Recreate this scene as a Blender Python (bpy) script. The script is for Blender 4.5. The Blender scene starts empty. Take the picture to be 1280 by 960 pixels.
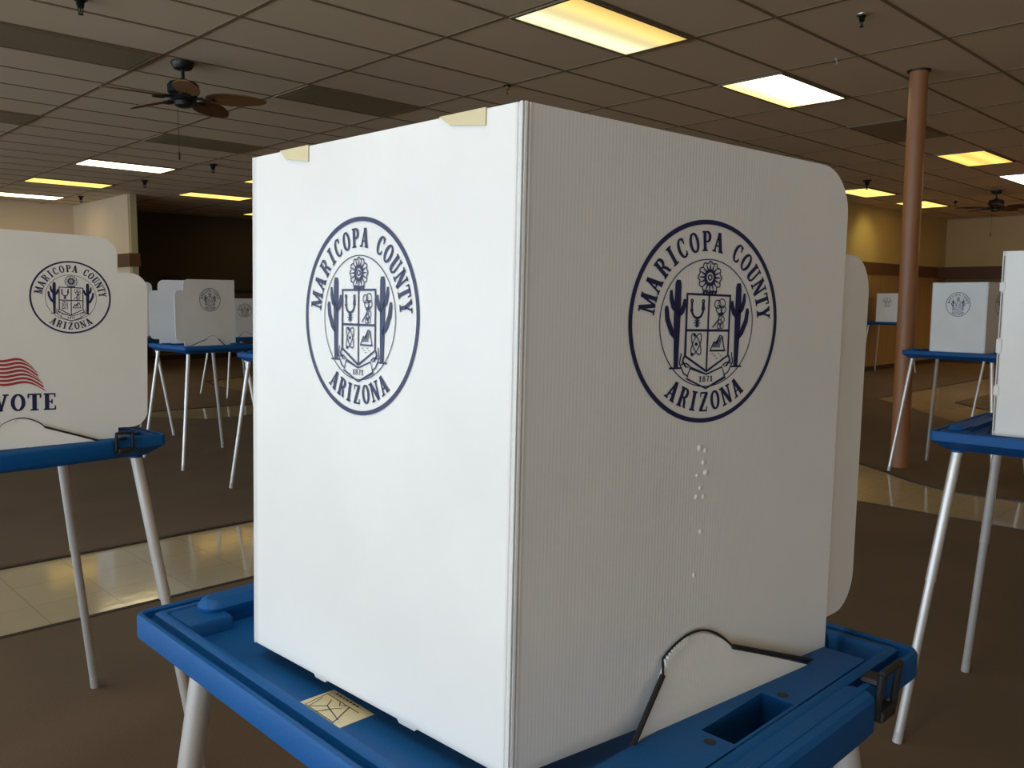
import bpy, bmesh, math, random
from mathutils import Vector, Matrix
R_ = math.radians
random.seed(7)
scene = bpy.context.scene
COL = scene.collection
FLOOR_Z = 0.0
CAM_Z = 1.36
CEIL = 3.165

# ------------------------------------------------------------------ materials
def srgb(r, g, b):
    def f(c):
        c /= 255.0
        return c / 12.92 if c <= 0.04045 else ((c + 0.055) / 1.055) ** 2.4
    return (f(r), f(g), f(b), 1.0)

class NT:
    """tiny node-tree helper"""
    def __init__(s, name):
        s.m = bpy.data.materials.new(name); s.m.use_nodes = True
        s.t = s.m.node_tree; s.t.nodes.clear()
        s.out = s.n('ShaderNodeOutputMaterial')
    def n(s, kind, **kw):
        nd = s.t.nodes.new(kind)
        for k, v in kw.items():
            if k.startswith('i_'):
                key = k[2:]
                key = int(key) if key.isdigit() else key.replace('_', ' ')
                nd.inputs[key].default_value = v
            else:
                setattr(nd, k, v)
        return nd
    def l(s, a, b): s.t.links.new(a, b)
    def bsdf(s, col, rough=0.6, metal=0.0, **kw):
        b = s.n('ShaderNodeBsdfPrincipled')
        b.inputs['Base Color'].default_value = col
        b.inputs['Roughness'].default_value = rough
        b.inputs['Metallic'].default_value = metal
        for k, v in kw.items():
            b.inputs[k.replace('_', ' ')].default_value = v
        s.l(b.outputs[0], s.out.inputs[0])
        return b

def mat_noise(name, c1, c2, scale=8.0, rough=0.7, metal=0.0, bump=0.0, bscale=None, detail=4.0, stretch=(1, 1, 1), **kw):
    q = NT(name); b = q.bsdf(c1, rough, metal, **kw)
    tc = q.n('ShaderNodeTexCoord'); mp = q.n('ShaderNodeMapping'); mp.inputs['Scale'].default_value = stretch
    q.l(tc.outputs['Object'], mp.inputs[0])
    no = q.n('ShaderNodeTexNoise'); no.inputs['Scale'].default_value = scale; no.inputs['Detail'].default_value = detail
    q.l(mp.outputs[0], no.inputs['Vector'])
    mx = q.n('ShaderNodeMix', data_type='RGBA')
    mx.inputs[6].default_value = c1; mx.inputs[7].default_value = c2
    q.l(no.outputs[0], mx.inputs[0]); q.l(mx.outputs[2], b.inputs['Base Color'])
    if bump:
        n2 = q.n('ShaderNodeTexNoise'); n2.inputs['Scale'].default_value = bscale or scale * 6
        q.l(mp.outputs[0], n2.inputs['Vector'])
        bp = q.n('ShaderNodeBump'); bp.inputs['Strength'].default_value = bump; bp.inputs['Distance'].default_value = 0.01
        q.l(n2.outputs[0], bp.inputs['Height']); q.l(bp.outputs[0], b.inputs['Normal'])
    return q.m

def mat_corrugated(name, col, axis):
    """white fluted plastic sheet, flutes running vertically; axis = horizontal axis across the flutes"""
    q = NT(name); b = q.bsdf(col, 0.42)
    tc = q.n('ShaderNodeTexCoord')
    wv = q.n('ShaderNodeTexWave', wave_type='BANDS', bands_direction=axis, wave_profile='SIN')
    wv.inputs['Scale'].default_value = 80.0; wv.inputs['Distortion'].default_value = 0.6; wv.inputs['Detail'].default_value = 1.0
    wv.inputs['Detail Scale'].default_value = 2.0
    q.l(tc.outputs['Object'], wv.inputs['Vector'])
    mp = q.n('ShaderNodeMapping'); mp.inputs['Scale'].default_value = (16, 16, 1.2)
    q.l(tc.outputs['Object'], mp.inputs[0])
    no = q.n('ShaderNodeTexNoise'); no.inputs['Scale'].default_value = 1.0; no.inputs['Detail'].default_value = 3.0
    q.l(mp.outputs[0], no.inputs['Vector'])
    ad = q.n('ShaderNodeMath', operation='MULTIPLY_ADD'); ad.inputs[1].default_value = 0.12
    q.l(wv.outputs['Fac'], ad.inputs[0]); q.l(no.outputs[0], ad.inputs[2])
    bp = q.n('ShaderNodeBump'); bp.inputs['Strength'].default_value = 0.07; bp.inputs['Distance'].default_value = 0.006
    q.l(ad.outputs[0], bp.inputs['Height']); q.l(bp.outputs[0], b.inputs['Normal'])
    # faint smudges
    n2 = q.n('ShaderNodeTexNoise'); n2.inputs['Scale'].default_value = 5.0; n2.inputs['Detail'].default_value = 6.0
    q.l(tc.outputs['Object'], n2.inputs['Vector'])
    cr = q.n('ShaderNodeValToRGB'); cr.color_ramp.elements[0].position = 0.25; cr.color_ramp.elements[1].position = 0.6
    c0 = tuple(c * 0.93 for c in col[:3]) + (1,)
    cr.color_ramp.elements[0].color = c0; cr.color_ramp.elements[1].color = col
    q.l(n2.outputs[0], cr.inputs[0]); q.l(cr.outputs[0], b.inputs['Base Color'])
    return q.m

def mat_flat(name, col, rough=0.6, metal=0.0, **kw):
    return mat_noise(name, col, tuple(c * 0.86 for c in col[:3]) + (1,), 14.0, rough, metal, **kw)

def mat_emit(name, c1, s1, c2=None, s2=None, bright_end=0.0):
    """fluorescent lens: two tubes side by side along local x, c1 towards -y and c2 towards +y"""
    q = NT(name); e = q.n('ShaderNodeEmission'); e.inputs[0].default_value = c1; e.inputs[1].default_value = s1
    q.l(e.outputs[0], q.out.inputs[0])
    tc = q.n('ShaderNodeTexCoord'); sx = q.n('ShaderNodeSeparateXYZ'); q.l(tc.outputs['Object'], sx.inputs[0])
    mr = q.n('ShaderNodeMapRange'); mr.inputs[1].default_value = -0.16; mr.inputs[2].default_value = 0.16
    q.l(sx.outputs[1], mr.inputs[0])
    mx = q.n('ShaderNodeMix', data_type='RGBA')
    k2 = (s2 if s2 is not None else s1) / s1
    mx.inputs[6].default_value = c1; mx.inputs[7].default_value = tuple(c * k2 for c in (c2 or c1)[:3]) + (1,)
    q.l(mr.outputs[0], mx.inputs[0])
    # dip of brightness between the two tubes and at the borders
    sn = q.n('ShaderNodeMath', operation='MULTIPLY'); sn.inputs[1].default_value = 2 * math.pi / 0.28
    q.l(sx.outputs[1], sn.inputs[0])
    cs = q.n('ShaderNodeMath', operation='COSINE'); q.l(sn.outputs[0], cs.inputs[0])
    ml = q.n('ShaderNodeMath', operation='MULTIPLY_ADD'); ml.inputs[1].default_value = -0.16; ml.inputs[2].default_value = 0.9
    q.l(cs.outputs[0], ml.inputs[0])
    no = q.n('ShaderNodeTexNoise'); no.inputs['Scale'].default_value = 2.0; q.l(tc.outputs['Object'], no.inputs['Vector'])
    m2 = q.n('ShaderNodeMath', operation='MULTIPLY'); m2.inputs[1].default_value = s1
    q.l(ml.outputs[0], m2.inputs[0])
    q.l(mx.outputs[2], e.inputs[0]); q.l(m2.outputs[0], e.inputs[1])
    return q.m

M = {}
WHITE = (0.80, 0.80, 0.78, 1)
M['panel_y'] = mat_corrugated('fluted_plastic_back', WHITE, 'Y')
M['panel_x'] = mat_corrugated('fluted_plastic_side', WHITE, 'X')
M['fold'] = mat_flat('fold_plastic', (0.78, 0.78, 0.76, 1), 0.38)
M['groove'] = mat_flat('fold_groove', (0.20, 0.19, 0.17, 1), 0.7)
M['ink'] = mat_flat('navy_ink', (0.011, 0.016, 0.085, 1), 0.45)
M['ink_red'] = mat_flat('red_ink', (0.38, 0.025, 0.03, 1), 0.5)
M['ink_white'] = mat_flat('white_ink', (0.75, 0.74, 0.72, 1), 0.5)
M['blue'] = mat_noise('blue_moulded_plastic', (0.002, 0.072, 0.25, 1), (0.003, 0.092, 0.31, 1), 9.0, 0.5, bump=0.06, bscale=240.0, Specular_IOR_Level=0.25)
M['black'] = mat_flat('black_plastic', (0.012, 0.012, 0.013, 1), 0.5)
M['cord'] = mat_flat('black_elastic', (0.008, 0.008, 0.009, 1), 0.75)
M['alu'] = mat_noise('brushed_aluminium', (0.72, 0.70, 0.68, 1), (0.60, 0.58, 0.56, 1), 30.0, 0.38, 0.55, stretch=(1, 1, 0.2))
M['alu_foot'] = mat_flat('grey_foot', (0.50, 0.49, 0.47, 1), 0.5, 0.3)
M['tape'] = mat_flat('masking_tape', (0.70, 0.62, 0.38, 1), 0.7)
M['label'] = mat_flat('cream_label', (0.72, 0.68, 0.46, 1), 0.5)
M['label_line'] = mat_flat('label_line', (0.10, 0.09, 0.07, 1), 0.6)
M['column'] = mat_noise('brown_painted_column', (0.36, 0.150, 0.060, 1), (0.30, 0.125, 0.050, 1), 6.0, 0.42)
M['bronze'] = mat_flat('dark_bronze', (0.013, 0.016, 0.015, 1), 0.4, 0.4)
M['blade'] = mat_noise('brown_woven_blade', (0.20, 0.085, 0.022, 1), (0.11, 0.045, 0.014, 1), 40.0, 0.6, stretch=(1, 4, 1))
M['blade_dark'] = mat_noise('dark_woven_blade', (0.085, 0.035, 0.012, 1), (0.06, 0.025, 0.01, 1), 40.0, 0.6, stretch=(1, 4, 1))
M['chrome'] = mat_flat('chrome', (0.75, 0.73, 0.70, 1), 0.2, 0.95)
M['brass'] = mat_flat('brass', (0.60, 0.38, 0.10, 1), 0.3, 0.8)
M['tbar'] = mat_flat('ceiling_grid_bar', (0.24, 0.18, 0.11, 1), 0.6)
M['unlit'] = mat_noise('unlit_lens', (0.29, 0.23, 0.15, 1), (0.25, 0.195, 0.125, 1), 3.0, 0.55)
M['wall_tan'] = mat_noise('tan_painted_wall', (0.66, 0.52, 0.36, 1), (0.60, 0.475, 0.33, 1), 2.5, 0.75)
M['wall_ochre'] = mat_noise('ochre_painted_wall', (0.66, 0.49, 0.25, 1), (0.60, 0.445, 0.225, 1), 2.5, 0.75)
M['wall_olive'] = mat_noise('olive_painted_wall', (0.52, 0.42, 0.21, 1), (0.47, 0.38, 0.19, 1), 2.5, 0.75)
M['wall_dark'] = mat_noise('dark_brown_wall', (0.072, 0.054, 0.030, 1), (0.060, 0.045, 0.026, 1), 2.0, 0.75)
M['band'] = mat_noise('brown_wall_band', (0.115, 0.050, 0.020, 1), (0.085, 0.037, 0.015, 1), 5.0, 0.6)
M['cap_light_tint'] = mat_flat('end_cap_light_tint', (0.42, 0.39, 0.22, 1), 0.7)  # greenish fluorescent light on the wall end put into the colour
M['trimdark'] = mat_flat('dark_vinyl_edge', (0.035, 0.025, 0.016, 1), 0.5)
M['frame_metal'] = mat_flat('window_frame_metal', (0.25, 0.24, 0.23, 1), 0.4, 0.6)

def carpet_mat():
    q = NT('brown_carpet'); b = q.bsdf((0.1, 0.07, 0.04, 1), 0.95)
    tc = q.n('ShaderNodeTexCoord')
    n1 = q.n('ShaderNodeTexNoise'); n1.inputs['Scale'].default_value = 260.0; n1.inputs['Detail'].default_value = 3.0
    n2 = q.n('ShaderNodeTexNoise'); n2.inputs['Scale'].default_value = 1.6; n2.inputs['Detail'].default_value = 5.0
    q.l(tc.outputs['Object'], n1.inputs['Vector']); q.l(tc.outputs['Object'], n2.inputs['Vector'])
    ad = q.n('ShaderNodeMath', operation='MULTIPLY_ADD'); ad.inputs[1].default_value = 0.55
    q.l(n2.outputs[0], ad.inputs[0])
    sc_ = q.n('ShaderNodeMath', operation='MULTIPLY'); sc_.inputs[1].default_value = 0.45; q.l(n1.outputs[0], sc_.inputs[0])
    q.l(sc_.outputs[0], ad.inputs[2])
    cr = q.n('ShaderNodeValToRGB'); cr.color_ramp.elements[0].position = 0.3; cr.color_ramp.elements[1].position = 0.7
    cr.color_ramp.elements[0].color = (0.112, 0.073, 0.040, 1); cr.color_ramp.elements[1].color = (0.162, 0.108, 0.062, 1)
    q.l(ad.outputs[0], cr.inputs[0]); q.l(cr.outputs[0], b.inputs['Base Color'])
    bp = q.n('ShaderNodeBump'); bp.inputs['Strength'].default_value = 0.35; bp.inputs['Distance'].default_value = 0.004
    q.l(n1.outputs[0], bp.inputs['Height']); q.l(bp.outputs[0], b.inputs['Normal'])
    return q.m
M['carpet'] = carpet_mat()

def grid_fac(q, vec, sx, sy, ox, oy, w):
    """1 on the joints of a sx by sy grid"""
    s = q.n('ShaderNodeSeparateXYZ'); q.l(vec, s.inputs[0])
    outs = []
    for k, (st, of) in enumerate(((sx, ox), (sy, oy))):
        a = q.n('ShaderNodeMath', operation='SUBTRACT'); a.inputs[1].default_value = of; q.l(s.outputs[k], a.inputs[0])
        d = q.n('ShaderNodeMath', operation='DIVIDE'); d.inputs[1].default_value = st; q.l(a.outputs[0], d.inputs[0])
        f = q.n('ShaderNodeMath', operation='FRACT'); q.l(d.outputs[0], f.inputs[0])
        c = q.n('ShaderNodeMath', operation='LESS_THAN'); c.inputs[1].default_value = w / st; q.l(f.outputs[0], c.inputs[0])
        fl = q.n('ShaderNodeMath', operation='FLOOR'); q.l(d.outputs[0], fl.inputs[0])
        outs.append((c.outputs[0], fl.outputs[0]))
    mx = q.n('ShaderNodeMath', operation='MAXIMUM'); q.l(outs[0][0], mx.inputs[0]); q.l(outs[1][0], mx.inputs[1])
    cb = q.n('ShaderNodeCombineXYZ'); q.l(outs[0][1], cb.inputs[0]); q.l(outs[1][1], cb.inputs[1])
    wn = q.n('ShaderNodeTexWhiteNoise', noise_dimensions='2D'); q.l(cb.outputs[0], wn.inputs['Vector'])
    return mx.outputs[0], wn.outputs['Value']

def tile_mat():
    q = NT('polished_beige_floor_tile'); b = q.bsdf((0.4, 0.33, 0.22, 1), 0.09)
    b.inputs['Specular IOR Level'].default_value = 0.6
    tc = q.n('ShaderNodeTexCoord')
    g, rnd = grid_fac(q, tc.outputs['Object'], 0.3048, 0.3048, 0.1, 0.11, 0.003)
    no = q.n('ShaderNodeTexNoise'); no.inputs['Scale'].default_value = 18.0; no.inputs['Detail'].default_value = 8.0
    q.l(tc.outputs['Object'], no.inputs['Vector'])
    ad = q.n('ShaderNodeMath', operation='MULTIPLY_ADD'); ad.inputs[1].default_value = 0.4; q.l(rnd, ad.inputs[0]); 
    hl = q.n('ShaderNodeMath', operation='MULTIPLY'); hl.inputs[1].default_value = 0.6; q.l(no.outputs[0], hl.inputs[0]); q.l(hl.outputs[0], ad.inputs[2])
    mx = q.n('ShaderNodeMix', data_type='RGBA'); mx.inputs[6].default_value = (0.47, 0.385, 0.24, 1); mx.inputs[7].default_value = (0.54, 0.445, 0.285, 1)
    q.l(ad.outputs[0], mx.inputs[0])
    m2 = q.n('ShaderNodeMix', data_type='RGBA'); m2.inputs[7].default_value = (0.27, 0.22, 0.14, 1)
    q.l(g, m2.inputs[0]); q.l(mx.outputs[2], m2.inputs[6]); q.l(m2.outputs[2], b.inputs['Base Color'])
    n3 = q.n('ShaderNodeTexNoise'); n3.inputs['Scale'].default_value = 7.0; n3.inputs['Detail'].default_value = 2.0
    q.l(tc.outputs['Object'], n3.inputs['Vector'])
    bp = q.n('ShaderNodeBump'); bp.inputs['Strength'].default_value = 0.06; bp.inputs['Distance'].default_value = 0.01
    q.l(n3.outputs[0], bp.inputs['Height']); q.l(bp.outputs[0], b.inputs['Normal'])
    return q.m
M['tile'] = tile_mat()

GX0, GY0, GX, GY = 3.912, 4.091, 1.2192, 0.6096
def ceiling_mat():
    q = NT('acoustic_ceiling_tile'); b = q.bsdf((0.5, 0.43, 0.34, 1), 0.9)
    tc = q.n('ShaderNodeTexCoord')
    g, rnd = grid_fac(q, tc.outputs['Object'], GX, GY, GX0, GY0, 0.001)
    no = q.n('ShaderNodeTexNoise'); no.inputs['Scale'].default_value = 0.7; no.inputs['Detail'].default_value = 3.0
    q.l(tc.outputs['Object'], no.inputs['Vector'])
    ad = q.n('ShaderNodeMath', operation='MULTIPLY_ADD'); ad.inputs[1].default_value = 0.35; q.l(rnd, ad.inputs[0]); q.l(no.outputs[0], ad.inputs[2])
    mx = q.n('ShaderNodeMix', data_type='RGBA'); mx.inputs[6].default_value = (0.74, 0.62, 0.46, 1); mx.inputs[7].default_value = (0.66, 0.545, 0.395, 1)
    q.l(ad.outputs[0], mx.inputs[0]); q.l(mx.outputs[2], b.inputs['Base Color'])
    n2 = q.n('ShaderNodeTexNoise'); n2.inputs['Scale'].default_value = 90.0
    q.l(tc.outputs['Object'], n2.inputs['Vector'])
    bp = q.n('ShaderNodeBump'); bp.inputs['Strength'].default_value = 0.2; bp.inputs['Distance'].default_value = 0.004
    q.l(n2.outputs[0], bp.inputs['Height']); q.l(bp.outputs[0], b.inputs['Normal'])
    return q.m
M['ceiling'] = ceiling_mat()

def slat_mat(name, c1, c2, axis, period, w):
    q = NT(name); b = q.bsdf(c1, 0.6)
    tc = q.n('ShaderNodeTexCoord'); s = q.n('ShaderNodeSeparateXYZ'); q.l(tc.outputs['Object'], s.inputs[0])
    d = q.n('ShaderNodeMath', operation='DIVIDE'); d.inputs[1].default_value = period; q.l(s.outputs[axis], d.inputs[0])
    f = q.n('ShaderNodeMath', operation='FRACT'); q.l(d.outputs[0], f.inputs[0])
    c = q.n('ShaderNodeMath', operation='LESS_THAN'); c.inputs[1].default_value = w; q.l(f.outputs[0], c.inputs[0])
    mx = q.n('ShaderNodeMix', data_type='RGBA'); mx.inputs[6].default_value = c1; mx.inputs[7].default_value = c2
    q.l(c.outputs[0], mx.inputs[0]); q.l(mx.outputs[2], b.inputs['Base Color'])
    return q.m
M['slat'] = slat_mat('brown_slat_wall', (0.16, 0.105, 0.06, 1), (0.06, 0.04, 0.024, 1), 2, 0.15, 0.16)
M['panelling'] = slat_mat('brown_vertical_panelling', (0.27, 0.18, 0.085, 1), (0.16, 0.105, 0.05, 1), 0, 0.41, 0.05)

M['lit_twotone'] = mat_emit('lens_two_tone', (1.0, 0.68, 0.20, 1), 0.95, (1.0, 1.0, 0.62, 1), 1.0)
M['lit_white'] = mat_emit('lens_warm_white', (1.0, 0.95, 0.70, 1), 4.0, (1.0, 0.78, 0.26, 1), 1.9)
M['lit_yellow'] = mat_emit('lens_yellow', (1.0, 0.62, 0.14, 1), 1.25)
M['lit_yellow2'] = mat_emit('lens_bright_yellow', (1.0, 0.62, 0.14, 1), 1.7)
M['lit_cool'] = mat_emit('lens_cool_white', (0.95, 1.0, 1.0, 1), 7.0)
M['lit_cream'] = mat_emit('lens_cream', (1.0, 0.85, 0.50, 1), 5.0)

# ------------------------------------------------------------------ mesh building
class MB:
    def __init__(s): s.v = []; s.f = []; s.mi = []; s.sm = []
    def add(s, vs, fs, mi=0, smooth=False):
        o = len(s.v); s.v += [tuple(p) for p in vs]
        for f in fs: s.f.append([i + o for i in f]); s.mi.append(mi); s.sm.append(smooth)
        return s
    def box(s, x0, x1, y0, y1, z0, z1, mi=0, bev=0.0):
        if bev > 0:
            return s.loft([rrect(x0 + bev, x1 - bev, y0 + bev, y1 - bev, 0.0005, z0), rrect(x0, x1, y0, y1, bev, z0 + bev),
                           rrect(x0, x1, y0, y1, bev, z1 - bev), rrect(x0 + bev * .7, x1 - bev * .7, y0 + bev * .7, y1 - bev * .7, bev * .5, z1)], True, True, mi, True)
        v = [(x, y, z) for z in (z0, z1) for y in (y0, y1) for x in (x0, x1)]
        return s.add(v, [(0, 2, 3, 1), (4, 5, 7, 6), (0, 1, 5, 4), (2, 6, 7, 3), (0, 4, 6, 2), (1, 3, 7, 5)], mi)
    def loft(s, loops, cap0=True, cap1=True, mi=0, smooth=False):
        n = len(loops[0]); v = [p for L in loops for p in L]; f = []
        for k in range(len(loops) - 1):
            for i in range(n):
                j = (i + 1) % n; f.append((k * n + i, k * n + j, (k + 1) * n + j, (k + 1) * n + i))
        s.add(v, f, mi, smooth)
        if cap0: s.add(loops[0], [tuple(reversed(range(n)))], mi)
        if cap1: s.add(loops[-1], [tuple(range(n))], mi)
        return s
    def prism(s, poly, fn0, fn1, mi=0):
        """poly 2-d counter-clockwise; fn0/fn1 map it to the two faces"""
        a = [fn0(*p) for p in poly]; b = [fn1(*p) for p in poly]; n = len(poly)
        s.add(a, [tuple(reversed(range(n)))], mi); s.add(b, [tuple(range(n))], mi)
        s.add(a + b, [(i, (i + 1) % n, n + (i + 1) % n, n + i) for i in range(n)], mi)
        return s
    def tube(s, pts, rad, seg=12, mi=0, smooth=True, cap=True):
        pts = [Vector(p) for p in pts]; n = len(pts)
        rr = rad if isinstance(rad, (list, tuple)) else [rad] * n
        loops = []; up = Vector((0.13, 0.31, 0.94))
        for i, p in enumerate(pts):
            d = (pts[min(i + 1, n - 1)] - pts[max(i - 1, 0)]).normalized()
            a = d.cross(up)
            if a.length < 1e-3: a = d.cross(Vector((1, 0, 0)))
            a.normalize(); b = d.cross(a)
            loops.append([tuple(p + (a * math.cos(t) - b * math.sin(t)) * rr[i]) for t in [2 * math.pi * k / seg for k in range(seg)]])
        loops = [list(reversed(L)) for L in loops]
        return s.loft(loops, cap, cap, mi, smooth)
    def lathe(s, prof, cx=0, cy=0, seg=32, mi=0, smooth=True):
        loops = [[(cx + r * math.cos(2 * math.pi * k / seg), cy + r * math.sin(2 * math.pi * k / seg), z) for k in range(seg)] for r, z in prof]
        return s.loft(loops, True, True, mi, smooth)
    def quad(s, pts, mi=0): return s.add(pts, [tuple(range(len(pts)))], mi)
    def mesh(s, name, mats):
        me = bpy.data.meshes.new(name)
        me.from_pydata([tuple(map(float, p)) for p in s.v], [], s.f)
        for m in mats: me.materials.append(M[m] if isinstance(m, str) else m)
        me.polygons.foreach_set('material_index', s.mi)
        me.polygons.foreach_set('use_smooth', s.sm)
        me.update(); 
        bm = bmesh.new(); bm.from_mesh(me); bmesh.ops.recalc_face_normals(bm, faces=bm.faces); bm.to_mesh(me); bm.free()
        if any(s.sm):
            try: me.set_sharp_from_angle(angle=R_(40))
            except Exception: pass
        return me

def rrect(x0, x1, y0, y1, r, z, n=5):
    out = []
    for cx, cy, a0 in ((x1 - r, y0 + r, -90), (x1 - r, y1 - r, 0), (x0 + r, y1 - r, 90), (x0 + r, y0 + r, 180)):
        for k in range(n + 1):
            a = R_(a0 + 90 * k / n); out.append((cx + r * math.cos(a), cy + r * math.sin(a), z))
    return out

def round_poly(pts, radii, n=8):
    """2-d polygon with the given corners rounded"""
    out = []; m = len(pts)
    for i, p in enumerate(pts):
        r = radii[i]
        if r <= 0: out.append(p); continue
        a = Vector(pts[i - 1]); b = Vector(p); c = Vector(pts[(i + 1) % m])
        d1 = (a - b).normalized(); d2 = (c - b).normalized()
        ang = d1.angle(d2); t = r / math.tan(ang / 2)
        p1 = b + d1 * t; p2 = b + d2 * t
        ctr = b + (d1 + d2).normalized() * (r / math.sin(ang / 2))
        a1 = math.atan2(p1.y - ctr.y, p1.x - ctr.x); a2 = math.atan2(p2.y - ctr.y, p2.x - ctr.x)
        da = (a2 - a1 + math.pi) % (2 * math.pi) - math.pi
        for k in range(n + 1):
            q = a1 + da * k / n; out.append((ctr.x + r * math.cos(q), ctr.y + r * math.sin(q)))
    return out

MESH = {}
def obj(name, mesh, parent=None, mat=None, loc=None):
    o = bpy.data.objects.new(name, mesh); COL.objects.link(o)
    if parent is not None: o.parent = parent
    if mat is not None: o.matrix_local = mat
    if loc is not None: o.location = loc
    return o
def empty(name, loc, rz=0.0):
    o = bpy.data.objects.new(name, None); COL.objects.link(o); o.location = loc; o.rotation_euler = (0, 0, rz); o.empty_display_size = 0.2
    return o
def tag(o, label, cat, group=None, kind=None):
    o['label'] = label; o['category'] = cat
    if group: o['group'] = group
    if kind: o['kind'] = kind
    return o
def struct(name, mb, mats):
    o = obj(name, mb.mesh(name, mats)); o['kind'] = 'structure'; return o
def copy_tree(o, parent=None):
    c = o.copy(); COL.objects.link(c); c.parent = parent
    for ch in list(o.children): copy_tree(ch, c)
    return c

# ------------------------------------------------------------------ room shell
FX0, FX1, FY0, FY1 = -8.0, 20.3, -6.0, 18.5
AX = 5.85            # alcove starts (past the wall end)
mb = MB(); mb.box(FX0, FX1, FY0, FY1 + .05, -0.05, 0.0)
struct('floor', mb, ['tile'])
TH = 0.007
def slab(poly, name, label):
    m = MB(); m.prism(poly, lambda x, y: (x, y, 0.0), lambda x, y: (x, y, TH), 0)
    # dark vinyl edge strip round the carpet
    o = obj(name, m.mesh(name, ['carpet'])); o['kind'] = 'structure'
    e = MB(); n = len(poly)
    for i in range(n):
        a = Vector(poly[i]); b = Vector(poly[(i + 1) % n]); d = (b - a).normalized(); nn = Vector((d.y, -d.x)) * 0.028
        a2 = a - d * .004; b2 = b + d * .004
        e.prism([tuple(a2), tuple(a2 + nn), tuple(b2 + nn), tuple(b2)], lambda x, y: (x, y, 0.0), lambda x, y: (x, y, TH + .002))
    obj('carpet_edge', e.mesh('carpet_edge', ['trimdark']), o)
    return o
near = [(FX0, FY0), (5.62, FY0), (5.62, 3.74), (FX0, 3.74)]
mid = [(FX0, 4.76), (5.62, 4.76), (8.6, 8.0), (8.6, 9.05), (4.05, 9.10), (3.75, 9.62), (3.3, 9.98), (FX0, 9.98)]
far = [(FX0, 10.25), (3.3, 10.25), (5.7, 10.05), (5.75, 12.4), (6.0, 13.3), (7.2, 13.9), (14.9, 13.9), (14.9, 18.45), (5.72, 18.45), (FX0, 18.45)]
island = [(6.50, FY0), (8.3, FY0), (8.3, 1.25), (10.2, 3.32), (11.85, 4.92), (20.28, 4.97), (20.28, 6.98), (15.1, 6.98), (14.9, 13.0), (9.6, 9.0), (9.6, 6.4), (7.3, 3.6), (6.97, 2.93), (6.80, 2.67), (6.60, 2.42), (6.48, 2.15), (6.45, 1.9), (6.50, 1.6)]
wedge = [(9.3, FY0), (20.28, FY0), (20.28, 3.93), (12.25, 3.97), (10.6, 2.35), (9.3, 1.0)]
for k, p in enumerate((near, mid, far, island, wedge)):
    slab(p, 'floor_carpet', '')

mb = MB(); mb.box(FX0, FX1, FY0, FY1 + .05, CEIL, CEIL + 0.05)
struct('ceiling', mb, ['ceiling'])
mb = MB()
i0 = math.floor((FX0 - GX0) / GX); i1 = math.ceil((FX1 - GX0) / GX)
for i in range(i0 + 1, i1):
    x = GX0 + i * GX; mb.box(x - .012, x + .012, FY0, FY1, CEIL - .004, CEIL + .001)
j0 = math.floor((FY0 - GY0) / GY); j1 = math.ceil((FY1 - GY0) / GY)
for j in range(j0 + 1, j1):
    y = GY0 + j * GY; mb.box(FX0, FX1, y - .012, y + .012, CEIL - .0042, CEIL + .001)
struct('trim_1', mb, ['tbar'])

# walls
WZ = CEIL
def wallbox(name, x0, x1, y0, y1, mat, z0=0.0, z1=WZ):
    m = MB(); m.box(x0, x1, y0, y1, z0, z1); return struct(name, m, [mat])
BZ0, BZ1 = 1.895, 2.13
wallbox('wall_back_left', FX0, 5.72, 18.5, 18.65, 'wall_tan')
m = MB(); m.box(5.72, AX, 15.6, 18.65, 0, WZ)
w = struct('wall_return', m, ['wall_tan'])
m = MB(); m.box(5.745, AX + .004, 15.55, 15.6, 0, WZ); struct('trim_2', m, ['cap_light_tint'])
m = MB(); m.box(5.69, AX + .03, 15.52, 18.5, BZ0, BZ1); m.box(FX0, 5.69, 18.47, 18.5, BZ0, BZ1); struct('trim_3', m, ['band'])
wallbox('wall_back_alcove', AX, 15.0, 18.5, 18.65, 'wall_dark')
m = MB(); m.box(AX + .01, 14.98, 18.44, 18.5, 0.1, 1.46); struct('trim_4', m, ['slat'])
m = MB(); m.box(AX + .01, 14.98, 18.40, 18.5, 0, 0.11); m.box(AX + .01, 14.98, 18.38, 18.5, 1.46, 1.54); struct('baseboard_back', m, ['black'])
m = MB(); m.box(14.9, 15.05, 7.0, 18.65, 0, WZ); struct('wall_alcove_side', m, ['wall_dark'])
wallbox('wall_back_right', 14.9, FX1, 7.0, 7.15, 'wall_olive')
wallbox('wall_right', FX1, FX1 + .15, FY0, 7.15, 'wall_ochre')
m = MB(); m.box(15.05, FX1, 6.96, 7.0, 1.865, 2.10); m.box(19.75, FX1, FY0, 6.96, 1.865, 2.10); struct('trim_5', m, ['band'])
m = MB(); m.box(15.05, FX1, 6.97, 7.0, 0.1, 1.865); struct('trim_6', m, ['panelling'])
m = MB(); m.box(FX1 - .03, FX1, FY0, 6.97, 0.1, .62); struct('trim_7', m, ['band'])
m = MB(); m.box(FX1 - .02, FX1, FY0, 6.97, 0.62, 1.865); struct('trim_8', m, ['panelling'])
m = MB(); m.box(15.05, FX1, 6.955, 7.0, 0, 0.1); m.box(FX1 - .03, FX1, FY0, 6.95, 0, .1); struct('baseboard_right', m, ['trimdark'])
m = MB(); m.box(FX0, 5.70, 18.47, 18.5, 0, 0.12); m.box(5.69, 5.72, 15.6, 18.47, 0, .12); struct('baseboard_left', m, ['trimdark'])
wallbox('wall_front', FX0, FX1, FY0 - .15, FY0, 'wall_tan')

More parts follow.
